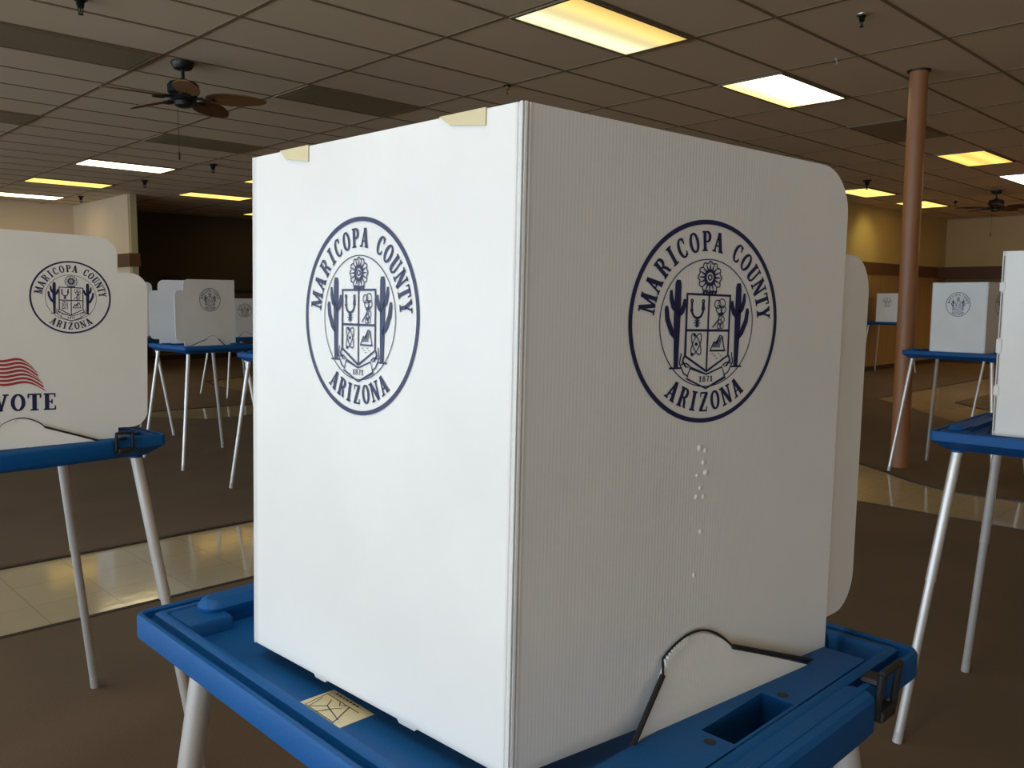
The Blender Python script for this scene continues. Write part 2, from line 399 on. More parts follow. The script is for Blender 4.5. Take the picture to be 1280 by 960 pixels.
# window wall on the left, behind the camera (daylight comes through here)
WX = FX0
WIN = [(-5.4 + 2.4 * k, -3.3 + 2.4 * k) for k in range(10)]
m = MB()
prev = FY0
for a, b in WIN:
    m.box(WX - .15, WX, prev, a, 0, WZ); m.box(WX - .15, WX, a, b, 0, 0.35); m.box(WX - .15, WX, a, b, 2.75, WZ); prev = b
m.box(WX - .15, WX, prev, 18.65, 0, WZ)
struct('wall_left', m, ['wall_tan'])
for k, (a, b) in enumerate(WIN):
    m = MB()
    for y in (a, b - .05, (a + b) / 2 - .025): m.box(WX - .10, WX - .04, y, y + .05, 0.35, 2.75)
    for z in (0.35, 2.70, 2.10): m.box(WX - .10, WX - .04, a, b, z, z + .05)
    o = struct('window_%d' % (k + 1), m, ['frame_metal'])
    L = bpy.data.lights.new('daylight', 'AREA'); L.shape = 'RECTANGLE'; L.size = 2.05; L.size_y = 2.3
    L.energy = 76; L.color = (0.49, 0.74, 1.0)
    lo = bpy.data.objects.new('daylight', L); COL.objects.link(lo); lo.location = (WX - .16, (a + b) / 2, 1.55)
    lo.rotation_euler = (0, R_(-90), 0); L.size, L.size_y = 2.35, 2.05
    # added warm lamps outside the windows lift the ceiling, standing in for ground bounce
    L = bpy.data.lights.new('added_ceiling_fill', 'AREA'); L.shape = 'RECTANGLE'; L.size, L.size_y = 1.0, 2.0
    L.energy = 62; L.color = (1.0, 0.84, 0.64)
    lo = bpy.data.objects.new('added_ceiling_fill', L); COL.objects.link(lo); lo.location = (WX - .9, (a + b) / 2, 0.4)
    lo.rotation_euler = (0, R_(-125), 0)

# added unseen front windows: warm fill lamps set before the solid wall
for k, (a, b) in enumerate([(-3.2, -0.6), (0.2, 2.8)]):
    L = bpy.data.lights.new('daylight', 'AREA'); L.shape = 'RECTANGLE'; L.size = b - a; L.size_y = 2.2
    L.energy = 12; L.color = (1.0, 0.84, 0.62)
    lo = bpy.data.objects.new('daylight', L); COL.objects.link(lo); lo.location = ((a + b) / 2, FY0 + .02, 1.5); lo.rotation_euler = (R_(90), 0, 0)
    m = MB()
    for x in (a - .05, b): m.box(x, x + .05, FY0, FY0 + .05, .35, 2.65)
    for z in (.35, 2.6): m.box(a, b, FY0, FY0 + .05, z, z + .05)
    struct('window_%d' % (len(WIN) + 1 + k), m, ['frame_metal'])

# ------------------------------------------------------------------ ceiling lights
def troffer_mesh():
    f = MB(); hx, hy = GX / 2 - .012, GY / 2 - .012; w_ = .024
    for x0, x1, y0, y1 in ((-hx, hx, -hy, -hy + w_), (-hx, hx, hy - w_, hy), (-hx, -hx + w_, -hy + w_, hy - w_), (hx - w_, hx, -hy + w_, hy - w_)):
        f.box(x0, x1, y0, y1, -.010, .0)
    l = MB(); ix, iy = hx - w_, hy - w_
    l.loft([rrect(-ix, ix, -iy, iy, .004, -.003), rrect(-ix, ix, -iy, iy, .004, -.006), rrect(-ix + .02, ix - .02, -iy + .02, iy - .02, .004, -.011)], True, True)
    return f, l
TF, TL = troffer_mesh()
TFM = TF.mesh('light_frame', ['tbar'])
LENS = {}
def troffer(a, b, kind, label):
    """a = row index (towards -y), b = column index (towards +x)"""
    t = empty('ceiling_light', (GX0 + (b + .5) * GX, GY0 - (a + .5) * GY, CEIL - .004))
    tag(t, label, 'ceiling light', 'fluorescent panels in the tiled ceiling')
    obj('frame', TFM, t)
    if kind not in LENS: LENS[kind] = TL.mesh('lens', [kind])
    obj('lens', LENS[kind], t)
    return t
troffer(0, 0, 'lit_twotone', 'big lit ceiling light at the top edge, white one side and yellow the other')
troffer(0, 2, 'lit_white', 'glowing white-yellow ceiling light above the right side of the nearest booth')
troffer(0, 4, 'unlit', 'dark unlit ceiling light crossed by the brown column')
troffer(0, 6, 'lit_yellow', 'yellow ceiling light right of the brown column')
troffer(0, 8, 'lit_cool', 'cool white ceiling light at the right edge above the far fan')
troffer(-4, 8, 'lit_yellow2', 'yellow ceiling light left of the column, just past the rounded booth corner')
troffer(-4, 10, 'lit_yellow2', 'small yellow ceiling light half hidden behind the column')
troffer(-5, 0, 'unlit', 'dark unlit ceiling light right of the left fan')
troffer(-5, -2, 'unlit', 'dark unlit ceiling light at the top left edge, left of the fan')
troffer(-10, -2, 'unlit', 'dark unlit ceiling light at the left edge, smaller and farther one')
troffer(-10, 0, 'unlit', 'dark unlit ceiling light behind the left fan')
troffer(-14, 0, 'lit_cream', 'bright white ceiling light below and left of the left fan')
troffer(-18, 0, 'lit_yellow2', 'yellow ceiling light left of the bright white one')
troffer(-22, 0, 'lit_cream', 'pale ceiling light cut by the left edge near the wall')
troffer(-18, 2, 'lit_yellow2', 'yellow ceiling light left of the nearest booth, above the dark wall')
troffer(-22, 4, 'lit_yellow2', 'tiny farthest yellow ceiling light beside the nearest booth edge')
troffer(-14, 2, 'lit_yellow2', 'yellow ceiling light tip just left of the nearest booth top')
M['lit_added_right'] = mat_emit('lens_added_right', (1.0, 0.66, 0.24, 1), 17.0)
M['lit_added_booth'] = mat_emit('lens_added_booth', (1.0, 0.88, 0.68, 1), 9.5)
for b in (-4, -6): troffer(5, b, 'lit_added_booth', 'added unseen warm white ceiling light that brightens the flag-printed booth')  # extra fixtures out of view, added to brighten the flag booth's face
M['lit_added_aisle'] = mat_emit('lens_added_aisle', (0.90, 0.97, 1.0, 1), 8.0)
for b in (-4, -6): troffer(0, b, 'lit_added_aisle', 'added unseen cool white ceiling light over the tiled aisle, brightens the open booth')  # added out of view to raise the light on the open booth
for a, b in ((5, 7), (5, 10), (5, 12), (10, 7), (10, 10), (10, 12)):
    troffer(a, b, 'lit_added_right', 'added unseen warm ceiling light that brightens the far right walls')  # unseen fixtures added as warm fill for the right side

# ------------------------------------------------------------------ sprinklers, hooks
def sprinkler_mesh(long=0.09):
    m = MB()
    m.lathe([(0.0005, 0), (.036, 0), (.036, -.004), (.030, -.012), (.0005, -.013)], mi=0, seg=24)
    m.lathe([(.0005, -.010), (.020, -.012), (.022, -.020), (.017, -.024), (.021, -.030), (.015, -.036), (.018, -.042), (.012, -.048), (.0005, -.048)], mi=1, seg=20)
    for s in (-1, 1):
        m.tube([(s * .010, 0, -.046), (s * .013, 0, -.058), (s * .008, 0, -.070), (s * .003, 0, -.076)], .003, 8, 1)
    m.lathe([(.0005, -.048), (.003, -.049), (.003, -.070), (.0005, -.071)], mi=0, seg=10)
    m.lathe([(.0005, -.076), (.013, -.077), (.014, -.080), (.0005, -.081)], mi=1, seg=20)
    return m
sp = sprinkler_mesh()
SPM = sp.mesh('sprinkler', ['chrome', 'bronze'])
SPD = sp.mesh('sprinkler_dark', ['bronze', 'bronze'])
SPG = sp.mesh('sprinkler_brass', ['bronze', 'brass'])
for (x, y, me, sc_, lb) in ((5.46, 2.46, SPM, 1.0, 'chrome and black fire sprinkler near the top edge, right of centre'),
                       (5.13, 5.35, SPG, 0.95, 'small brass sprinkler just above the top corner of the nearest booth'),
                       (5.29, 11.29, SPD, 1.5, 'dark sprinkler right of the bright white ceiling light, left of the nearest booth'),
                       (5.25, 13.58, SPD, 1.5, 'dark sprinkler above the end of the tan return wall'),
                       (5.26, 16.56, SPD, 1.5, 'dark sprinkler above the corner of the left tan walls'),
                       (1.85, 5.68, SPD, 1.2, 'dark sprinkler at the top edge, upper left'),
                       (12.85, 5.6, SPD, 1.7, 'dark sprinkler above the yellow light left of the column'),
                       (16.43, 5.55, SPM, 1.3, 'shiny sprinkler left of the far right fan')):
    o = obj('fire_sprinkler', me); o.location = (x, y, CEIL - .002); o.scale = (sc_, sc_, sc_)
    tag(o, lb, 'sprinkler', 'ceiling sprinklers')
m = MB()
m.box(-.012, .012, -.004, .004, -.006, 0)
m.tube([(0, 0, 0), (0, 0, -.018)] + [(.012 * math.sin(t), 0, -.030 + .012 * math.cos(t)) for t in [k * .45 for k in range(0, 10)]], .0022, 8)
o = obj('ceiling_hook', m.mesh('ceiling_hook', ['ink_white'])); o.location = (6.30, 3.02, CEIL - .004)
tag(o, 'small white hook hanging from the ceiling grid left of the column', 'hook')

# ------------------------------------------------------------------ ceiling fans
def fan(x, y, rot, label, tone, chain=0.34):
    t = empty('ceiling_fan', (x, y, CEIL), rot); tag(t, label, 'ceiling fan', 'leaf-bladed ceiling fans')
    if 'canopy' not in MESH:
        a = MB(); a.lathe([(.0005, 0), (.085, 0), (.085, -.02), (.066, -.055), (.040, -.062), (.0005, -.062)]); MESH['canopy'] = a.mesh('canopy', ['bronze'])
        a = MB(); a.lathe([(.0005, -.05), (.013, -.05), (.013, -.125), (.028, -.130), (.032, -.150), (.0005, -.150)], seg=16); MESH['downrod'] = a.mesh('downrod', ['bronze'])
        a = MB(); a.lathe([(.0005, -.145), (.055, -.147), (.100, -.158), (.110, -.170), (.112, -.240), (.100, -.252), (.106, -.262), (.092, -.290), (.070, -.300), (.068, -.330), (.045, -.342), (.0005, -.344)])
        for k in range(18):
            q = 2 * math.pi * k / 18; a.box(*(math.cos(q) * .111 - .004, math.cos(q) * .111 + .004, math.sin(q) * .111 - .004, math.sin(q) * .111 + .004), -.236, -.176)
        MESH['motor'] = a.mesh('motor_housing', ['bronze'])
        # leaf blade along +x
        prof = [(.17, .035), (.20, .062), (.26, .085), (.34, .098), (.42, .094), (.50, .078), (.56, .058), (.60, .036), (.625, .010)]
        up = [(r, w_) for r, w_ in prof]; lo = [(r, -w_) for r, w_ in reversed(prof)]
        pl = up + lo
        tilt = R_(-14)
        def bl(off):
            return lambda u, v: (u, v * math.cos(tilt), -.275 + v * math.sin(tilt) + off - .05 * (u - .17) ** 2)
        for key in ('blade', 'blade_dark'):
            a = MB(); a.prism(list(reversed(pl)), bl(-.004), bl(.004))
            a.tube([bl(.0)(.17, 0), bl(.0)(.4, 0), bl(.0)(.615, 0)], [.007, .005, .003], 8, 0)
            MESH[key] = a.mesh('fan_blade', [key])
        a = MB(); a.box(.09, .15, -.022, .022, -.281, -.268); a.loft([rrect(.14, .23, -.045, .045, .018, -.290), rrect(.14, .23, -.045, .045, .018, -.280)], True, True)
        MESH['bracket'] = a.mesh('blade_bracket', ['bronze'])
        a = MB(); a.tube([(.05, 0, -.335), (.055, 0, -.36), (.055, 0, -.34 - chain)], .0018, 6); a.lathe([(.0005, -.335 - chain), (.005, -.34 - chain), (.008, -.39 - chain), (.0005, -.40 - chain)], .055, 0, 10)
        MESH['chain'] = a.mesh('pull_chain', ['bronze'])
    obj('canopy', MESH['canopy'], t); obj('downrod', MESH['downrod'], t); obj('motor_housing', MESH['motor'], t)
    for k in range(5):
        mt = Matrix.Rotation(R_(72 * k), 4, 'Z')
        b = obj('fan_blade', MESH['blade' if tone else 'blade_dark'], t, mt)
        obj('blade_bracket', MESH['bracket'], b)
    obj('pull_chain', MESH['chain'], t, Matrix.Rotation(R_(120) - rot, 4, 'Z'))
    return t
# view right direction is -44.2 deg in the plan
fan(2.88, 6.62, R_(-44.2 + 6), 'dark ceiling fan with brown leaf blades in the upper left', True)
fan(15.47, 4.60, R_(-44.2 + 30), 'far dark ceiling fan with brown blades at the right edge', False)

# ------------------------------------------------------------------ column
cx, cy = 7.085, 2.715
m = MB(); m.lathe([(.0005, 0), (.0695, 0), (.0695, CEIL - .001), (.0005, CEIL - .001)], seg=40)
c = empty('support_column', (cx, cy, 0)); tag(c, 'round brown steel column standing on the carpet right of the nearest booth', 'column')
obj('column_shaft', m.mesh('column_shaft', ['column']), c)
m = MB(); m.lathe([(.0700, CEIL - .012), (.086, CEIL - .010), (.088, CEIL - .0005), (.0700, CEIL - .0004)], seg=40); obj('collar', m.mesh('collar', ['black']), c)

# ------------------------------------------------------------------ lettering and seal artwork (2-d ink)
def ribbon(out, pts, w, closed=False):
    """flat stroke of width w (number or list) along pts"""
    n = len(pts); P = [Vector(p) for p in pts]; L = []; Rr = []
    for i in range(n):
        if closed: a, b = P[i - 1], P[(i + 1) % n]
        else: a, b = P[max(i - 1, 0)], P[min(i + 1, n - 1)]
        d = (b - a)
        d = d.normalized() if d.length > 1e-9 else Vector((1, 0))
        nn = Vector((-d.y, d.x)); ww = (w[i] if isinstance(w, (list, tuple)) else w) / 2
        # mitre
        if 0 < i < n - 1 or closed:
            d1 = (P[i] - P[i - 1]).normalized(); k = max(0.5, nn.dot(Vector((-d1.y, d1.x)))); ww /= k
        L.append(P[i] + nn * ww); Rr.append(P[i] - nn * ww)
    m_ = n if closed else n - 1
    for i in range(m_):
        j = (i + 1) % n; out.append([tuple(Rr[i]), tuple(Rr[j]), tuple(L[j]), tuple(L[i])])
def arc(cx, cy, rx, ry, a0, a1, n=14):
    return [(cx + rx * math.cos(R_(a0 + (a1 - a0) * k / n)), cy + ry * math.sin(R_(a0 + (a1 - a0) * k / n))) for k in range(n + 1)]
def rc(out, x0, x1, y0, y1): out.append([(x0, y0), (x1, y0), (x1, y1), (x0, y1)])

S_, t_, sf = 0.20, 0.105, 0.09
def glyph(ch):
    """condensed slab-serif capitals; returns (width, polygons) for cap height 1"""
    o = []
    def stem(x, w=S_): rc(o, x - w / 2, x + w / 2, 0, 1)
    def serif(x, y, w=.36): rc(o, x - w / 2, x + w / 2, y, y + sf)
    if ch == 'I': stem(.2); serif(.2, 0); serif(.2, 1 - sf); return .40, o
    if ch == 'T':
        stem(.33); serif(.33, 0); rc(o, .02, .64, 1 - sf, 1); rc(o, .02, .10, .74, 1); rc(o, .56, .64, .74, 1); return .66, o
    if ch == 'E':
        stem(.17); serif(.17, 0, .30); serif(.17, 1 - sf, .30); rc(o, .17, .58, 0, sf); rc(o, .17, .56, 1 - sf, 1); rc(o, .17, .42, .46, .55)
        rc(o, .51, .58, 0, .26); rc(o, .49, .56, .76, 1); rc(o, .36, .43, .37, .64); return .62, o
    if ch == 'M':
        stem(.15, t_); stem(.79, S_); serif(.15, 0, .30); serif(.79, 0, .32); rc(o, .0, .26, 1 - sf, 1); rc(o, .70, .94, 1 - sf, 1)
        ribbon(o, [(.18, 1), (.47, .03)], S_); ribbon(o, [(.47, .03), (.76, 1)], t_); return .94, o
    if ch == 'N':
        stem(.15, t_); stem(.62, t_); serif(.15, 0, .28); rc(o, .0, .2, 1 - sf, 1); serif(.62, 1 - sf, .28); ribbon(o, [(.15, 1), (.62, .0)], S_); return .77, o
    if ch == 'A':
        ribbon(o, [(.13, .02), (.34, .99)], t_); ribbon(o, [(.34, .99), (.57, .02)], S_ + .02); rc(o, .2, .5, .28, .36); serif(.12, 0, .26); serif(.57, 0, .30); return .70, o
    if ch == 'V':
        ribbon(o, [(.14, .98), (.36, .01)], S_ + .02); ribbon(o, [(.36, .01), (.58, .98)], t_); serif(.14, 1 - sf, .30); serif(.58, 1 - sf, .26); return .72, o
    if ch == 'R':
        stem(.17); serif(.17, 0, .32); rc(o, .01, .3, 1 - sf, 1)
        ribbon(o, [(.17, .955)] + arc(.34, .735, .17, .22, 90, -90, 12) + [(.17, .515)], [.085] + [.085 + .09 * math.sin(math.pi * k / 12) for k in range(13)] + [.085])
        ribbon(o, [(.36, .50), (.48, .30), (.52, .08), (.62, .045)], [.13, .16, .15, .08]); return .66, o
    if ch == 'P':
        stem(.17); serif(.17, 0, .34); rc(o, .01, .3, 1 - sf, 1)
        ribbon(o, [(.17, .955)] + arc(.34, .715, .18, .24, 90, -90, 12) + [(.17, .475)], [.085] + [.085 + .10 * math.sin(math.pi * k / 12) for k in range(13)] + [.085]); return .60, o
    if ch == 'O':
        pts = arc(.33, .5, .235, .455, 0, 360, 28)[:-1]
        ribbon(o, pts, [.09 + .085 * abs(math.cos(2 * math.pi * k / 28)) for k in range(28)], True); return .66, o
    if ch == 'C':
        pts = arc(.34, .5, .235, .455, 48, 312, 22)
        ribbon(o, pts, [.09 + .085 * abs(math.cos(R_(48 + 264 * k / 22))) for k in range(23)]); rc(o, .46, .54, .66, .97); rc(o, .48, .55, .08, .30); return .62, o
    if ch == 'U':
        ribbon(o, [(.17, .97), (.17, .3)] + arc(.35, .28, .18, .235, 180, 360, 10) + [(.53, .97)], [S_, S_] + [S_] * 4 + [.11] * 7 + [t_]); serif(.17, 1 - sf, .32); serif(.53, 1 - sf, .26); return .68, o
    if ch == 'Y':
        ribbon(o, [(.13, .97), (.34, .45)], S_); ribbon(o, [(.55, .97), (.34, .45)], t_); rc(o, .34 - S_ / 2, .34 + S_ / 2, 0, .5); serif(.34, 0, .36); serif(.13, 1 - sf, .28); serif(.55, 1 - sf, .26); return .68, o
    if ch == 'Z':
        ribbon(o, [(.50, .96), (.12, .04)], S_); rc(o, .05, .56, 1 - sf, 1); rc(o, .05, .58, 0, sf); rc(o, .05, .12, .74, 1); rc(o, .51, .58, 0, .27); return .62, o
    if ch == '1': stem(.2); serif(.2, 0, .36); ribbon(o, [(.05, .78), (.2, .97)], .1); return .40, o
    if ch == '8':
        ribbon(o, arc(.25, .74, .15, .20, 0, 360, 16)[:-1], .12, True); ribbon(o, arc(.25, .27, .18, .22, 0, 360, 16)[:-1], .13, True); return .50, o
    if ch == '7': rc(o, .05, .48, .88, 1); ribbon(o, [(.44, .94), (.28, .5), (.22, .0)], .14); return .50, o
    return .3, o

def seal_polys():
    """county seal in a unit circle"""
    P = []
    ribbon(P, arc(0, 0, .975, .975, 0, 360, 96)[:-1], .045, True)
    ribbon(P, arc(0, -.01, .625, .625, 0, 360, 72)[:-1], .010, True)
    def put(ch, th, base, h, outward=True, kx=1.0):
        w_, g = glyph(ch); a = R_(th); d = Vector((math.cos(a), math.sin(a)))
        if outward: up = d; rt = Vector((math.sin(a), -math.cos(a)))
        else: up = -d; rt = Vector((-math.sin(a), math.cos(a)))
        for q in g: P.append([tuple(d * base + up * (y * h) + rt * ((x - w_ / 2) * h * kx)) for x, y in q])
    h = .195
    for k, ch in enumerate('MARICOPA'): put(ch, [168, 154, 140.5, 129, 118.5, 106.5, 94.5, 83][k], .695, h)
    for k, ch in enumerate('COUNTY'): put(ch, [62, 51, 39.5, 28, 17.5, 7.5][k], .695, h)
    for k, ch in enumerate('ARIZONA'): put(ch, [237, 248.5, 258.5, 268.5, 280, 291.5, 303][k], .885, h, False)
    # shield
    xs, top, sb, tip = .29, .27, -.33, -.485
    ribbon(P, [(-xs, sb), (-xs, top), (xs, top), (xs, sb), (0, tip)], .022, True)
    rc(P, -xs, xs, -.092, -.068); rc(P, -.010, .010, tip, top)
    # sunburst flower over a wreath bar
    fc = (0.0, .44)
    scal = [(fc[0] + (.150 + .010 * math.cos(12 * t)) * math.cos(t), fc[1] + (.148 + .010 * math.cos(12 * t)) * math.sin(t)) for t in [2 * math.pi * k / 96 for k in range(96)]]
    ribbon(P, scal, .012, True)
    for k in range(16):
        t = 2 * math.pi * k / 16
        ribbon(P, [(fc[0] + .07 * math.cos(t), fc[1] + .07 * math.sin(t)), (fc[0] + .145 * math.cos(t), fc[1] + .145 * math.sin(t))], [.022, .006])
    ribbon(P, arc(fc[0], fc[1], .062, .066, 0, 360, 24)[:-1], .032, True)
    ribbon(P, arc(fc[0], fc[1], .025, .025, 0, 360, 12)[:-1], .014, True)
    for k in range(5): ribbon(P, [(-.085 + k * .04, .275), (-.065 + k * .04, .315)], .024)
    # saguaro cacti
    for s in (-1, 1):
        def cr(pts, w_): ribbon(P, [(s * x, y) for x, y in pts], w_)
        cr([(.405, -.44), (.41, .05), (.408, .36), (.406, .40)], [.055, .085, .078, .05])
        cr([(.41, -.16), (.47, -.10), (.53, .02), (.545, .12), (.543, .15)], [.05, .06, .058, .05, .03])
        cr([(.41, .10), (.46, .14), (.49, .22), (.495, .30)], [.05, .055, .05, .03])
        cr([(.40, .06), (.35, .10), (.325, .16), (.32, .22)], [.05, .055, .05, .03])
        cr([(.34, -.445), (.49, -.445)], .018)
        cr([(.30, -.33), (.32, -.38), (.27, -.44)], .02)
        # ribbon ends
        cr([(.34, -.30), (.36, -.40), (.30, -.50), (.24, -.53)], .014)
        cr([(.34, -.41), (.27, -.40), (.22, -.43), (.26, -.44)], .014)
    # motto ribbon
    ribbon(P, [(-.215, -.445), (0, -.515), (.215, -.445), (.26, -.55), (0, -.655), (-.26, -.55)], .016, True)
    x = -.092
    for ch in '1871':
        w_, g = glyph(ch)
        for q in g: P.append([(x + a * .078, -.588 + b * .058 ) for a, b in q])
        x += w_ * .078 + .013
    # spur (upper left quarter)
    ribbon(P, [(-.225, .20), (-.225, .12)] + arc(-.15, .125, .075, .085, 180, 360, 10) + [(-.075, .12), (-.075, .20)], .024)
    ribbon(P, arc(-.225, .205, .014, .014, 0, 360, 8)[:-1], .014, True); ribbon(P, arc(-.075, .205, .014, .014, 0, 360, 8)[:-1], .014, True)
    ribbon(P, [(-.15, .045), (-.15, -.052)], .026)
    for k in range(4):
        t = math.pi * k / 4; ribbon(P, [(-.15 - .044 * math.cos(t), -.008 - .044 * math.sin(t)), (-.15 + .044 * math.cos(t), -.008 + .044 * math.sin(t))], .011)
    # cotton boll (upper right)
    for ax, ay, r in ((.12, .18, .042), (.18, .19, .045), (.145, .13, .04), (.20, .13, .035)): ribbon(P, arc(ax, ay, r, r, 0, 360, 16)[:-1], .010, True)
    ribbon(P, [(.13, .085), (.165, .075), (.205, .09)], .028)
    ribbon(P, [(.16, .075), (.13, .02), (.06, -.05)], .014)
    for ax, ay in ((.16, .0), (.195, .03), (.145, -.035), (.185, -.03)): ribbon(P, arc(ax, ay, .024, .030, 0, 360, 12)[:-1], .009, True)
    # atom (lower left)
    for rot in (28, -28):
        c_, s_ = math.cos(R_(rot)), math.sin(R_(rot)); pts = []
        for k in range(28):
            t = 2 * math.pi * k / 28; u, v = .045 * math.cos(t), .115 * math.sin(t); pts.append((-.15 + u * c_ - v * s_, -.215 + u * s_ + v * c_))
        ribbon(P, pts, .011, True)
    for ax, ay in ((-.175, -.125), (-.20, -.315), (-.15, -.215)): P.append(arc(ax, ay, .018, .018, 0, 330, 10))
    # mountain and dam (lower right)
    ribbon(P, [(.04, -.275), (.09, -.19), (.12, -.21), (.17, -.125), (.20, -.14), (.235, -.275)], .013)
    for k in range(6): ribbon(P, [(.075 + k * .018, -.25), (.10 + k * .018, -.20 + .012 * k)], .009)
    rc(P, .035, .25, -.29, -.272)
    for k in range(9): rc(P, .06 + (k * 37 % 17) * .010, .078 + (k * 37 % 17) * .010, -.315 - (k % 3) * .022, -.308 - (k % 3) * .022)
    return P
SEAL = seal_polys()

# ------------------------------------------------------------------ voting booth
# booth frame: origin on the floor under the tray centre, +x = open side, -x = back panel, side panels face -y / +y
PB = 0.971                  # bottom of the privacy screen
PH = 0.533                  # its height
N_ = Vector((-.207, -.226)); R_end = Vector((.231, -.278)); L_ = Vector((-.224, .170)); G_end = Vector((.231, .215))
PT = 0.005
def frame_of(A, B, outward_hint):
    e = (B - A); w_ = e.length; e.normalize(); n = Vector((e.y, -e.x))
    if n.dot(outward_hint) < 0: n = -n
    return A, e, n, w_
FR = {'back': frame_of(N_, L_, Vector((-1, 0))), 'near': frame_of(N_, R_end, Vector((0, -1))), 'far': frame_of(L_, G_end, Vector((0, 1)))}
def onp(key, u, v, d=0.0):
    A, e, n, w_ = FR[key]; p = A + e * u + n * d
    return (p.x, p.y, v)
CR_ = .009                   # width eaten by the fold at each corner
WING0, WING1, WV0, WV1, WFOLD = .462, .530, .040, .445, R_(7)
def side_outline(w_):
    return round_poly([(CR_, 0), (w_, 0), (w_, PH), (CR_, PH)], [0, 0, .048, 0])

def panel_side_mesh(key, WFOLD=0.0, marks=False):
    A, e, n, w_ = FR[key]; m = MB(); poly = side_outline(w_)
    if not WFOLD:
        poly = round_poly([(CR_, 0), (w_, 0), (w_, WV0), (w_ + .074, WV0), (w_ + .074, WV1), (w_, WV1), (w_, PH), (CR_, PH)], [0, 0, 0, .042, .042, 0, .048, 0])
        m.prism(poly, lambda u, v: onp(key, u, v, 0), lambda u, v: onp(key, u, v, -PT)); return m
    m.prism(poly, lambda u, v: onp(key, u, v, 0), lambda u, v: onp(key, u, v, -PT))
    # lower wing hinged at the free edge, folded very slightly inwards
    a0 = w_ - .004
    wp = round_poly([(0, WV0), (.078, WV0), (.078, WV1), (0, WV1)], [0, .042, .042, 0])
    def wf(off): return lambda u, v: onp(key, a0 + u * math.cos(WFOLD), v, (-PT * .9 if WFOLD else 0) - u * math.sin(WFOLD) + off)
    m.prism(wp, wf(0), wf(-PT))
    if marks: vent_marks(m)
    return m
def panel_back_mesh():
    A, e, n, w_ = FR['back']; m = MB(); poly = [(CR_, 0.0), (w_ - CR_, 0.0), (w_ - CR_, PH), (CR_, PH)]
    poly = [(CR_, .0), (.115, 0), (.118, -.003), (.140, -.003), (.143, 0), (.255, 0), (.258, -.003), (.275, -.003), (.278, 0), (w_ - CR_, 0), (w_ - CR_, PH), (CR_, PH)]
    m.prism(poly, lambda u, v: onp('back', u, v, 0), lambda u, v: onp('back', u, v, -PT)); return m
def fold_mesh(corner):
    """ribbed vertical crease where two panels meet"""
    if corner == 'near': C = N_; d1 = FR['back'][1]; d2 = FR['near'][1]
    else: C = L_; d1 = -FR['back'][1]; d2 = FR['far'][1]
    ou = (-(d1 + d2)).normalized()
    p0 = C + d1 * CR_; p3 = C + d2 * CR_
    # outer profile: ridge, groove, ridge, groove, ridge
    ks = [(0, 0, 0), (.12, .0012, 0), (.22, .0005, 1), (.30, .0042, 0), (.42, .0046, 0), (.50, .0016, 1), (.58, .0046, 0), (.70, .0040, 0), (.78, .0004, 1), (.88, .0010, 0), (1, 0, 0)]
    out = [p0.lerp(p3, k) + ou * (d + .0016 * math.sin(math.pi * k)) for k, d, g in ks]
    inn = [p3 - ou * PT, p0 - ou * PT]
    m = MB()
    for i in range(len(out) - 1):
        g = 1 if (ks[i][2] or ks[i + 1][2]) else 0
        a, b = out[i], out[i + 1]
        m.quad([(a.x, a.y, 0), (b.x, b.y, 0), (b.x, b.y, PH), (a.x, a.y, PH)], 0)
    full = out + inn; n = len(full)
    for i in range(len(out) - 1, n):
        a, b = full[i], full[(i + 1) % n]; m.quad([(a.x, a.y, 0), (b.x, b.y, 0), (b.x, b.y, PH), (a.x, a.y, PH)], 0)
    m.quad([(p.x, p.y, PH) for p in full], 0); m.quad([(p.x, p.y, 0) for p in reversed(full)], 0)
    return m
def decal(polys, key, cu, cv, rad, mirror=False, mi=0, m=None, d=.0007, sy=1.0):
    m = m or MB(); s = -1 if mirror else 1
    for q in polys: m.quad([onp(key, cu + s * x * rad * sy, cv + y * rad, d) for x, y in q], mi)
    return m
SV = PH - .163              # seal centre height
def near_u(): return .217

def flap_mesh(key):
    """half-round support flap cut in the side panel, standing slightly proud, serrated along its arc"""
    A, e, n, w_ = FR[key]; c = .216; m = MB()
    pts = [(c - .088, .0), (c + .192, .0), (c + .120, .026), (c + .052, .050)]
    top = [(c + .050 - .100 * k / 14, .052 + .022 * math.sin(math.pi * k / 14) ** .8) for k in range(1, 14)]
    pts += top + [(c - .050, .048)]
    fn = lambda off: (lambda u, v: onp(key, u, v, .003 + .016 * max(0, (.075 - v) / .075) + off))
    m.prism(pts, fn(.0), fn(-.003))
    for k in range(10):
        t = .62 + .034 * k
        u = c + .050 - .100 * t; v = .052 + .022 * math.sin(math.pi * t) ** .8
        m.box(0, 0, 0, 0, 0, 0) if False else m.prism([(u - .0016, v - .004), (u + .0016, v - .004), (u + .0016, v + .0022), (u - .0016, v + .0022)], fn(.0015), fn(-.001))
    return m
def cord_mesh(key):
    c = .216; m = MB()
    a = onp(key, c - .116, -.016, .026); b = onp(key, c - .050, .049, .010)
    d = onp(key, c + .050, .053, .010); e = onp(key, c + .194, .004, .012)
    arcp = [onp(key, c + .050 - .100 * k / 16, .0545 + .0225 * math.sin(math.pi * k / 16) ** .8, .0035) for k in range(17)]
    m.tube([a, b], .0026, 8); m.tube([e, d], .0026, 8); m.tube([d] + arcp[1:-1] + [b], .0012, 6)
    return m

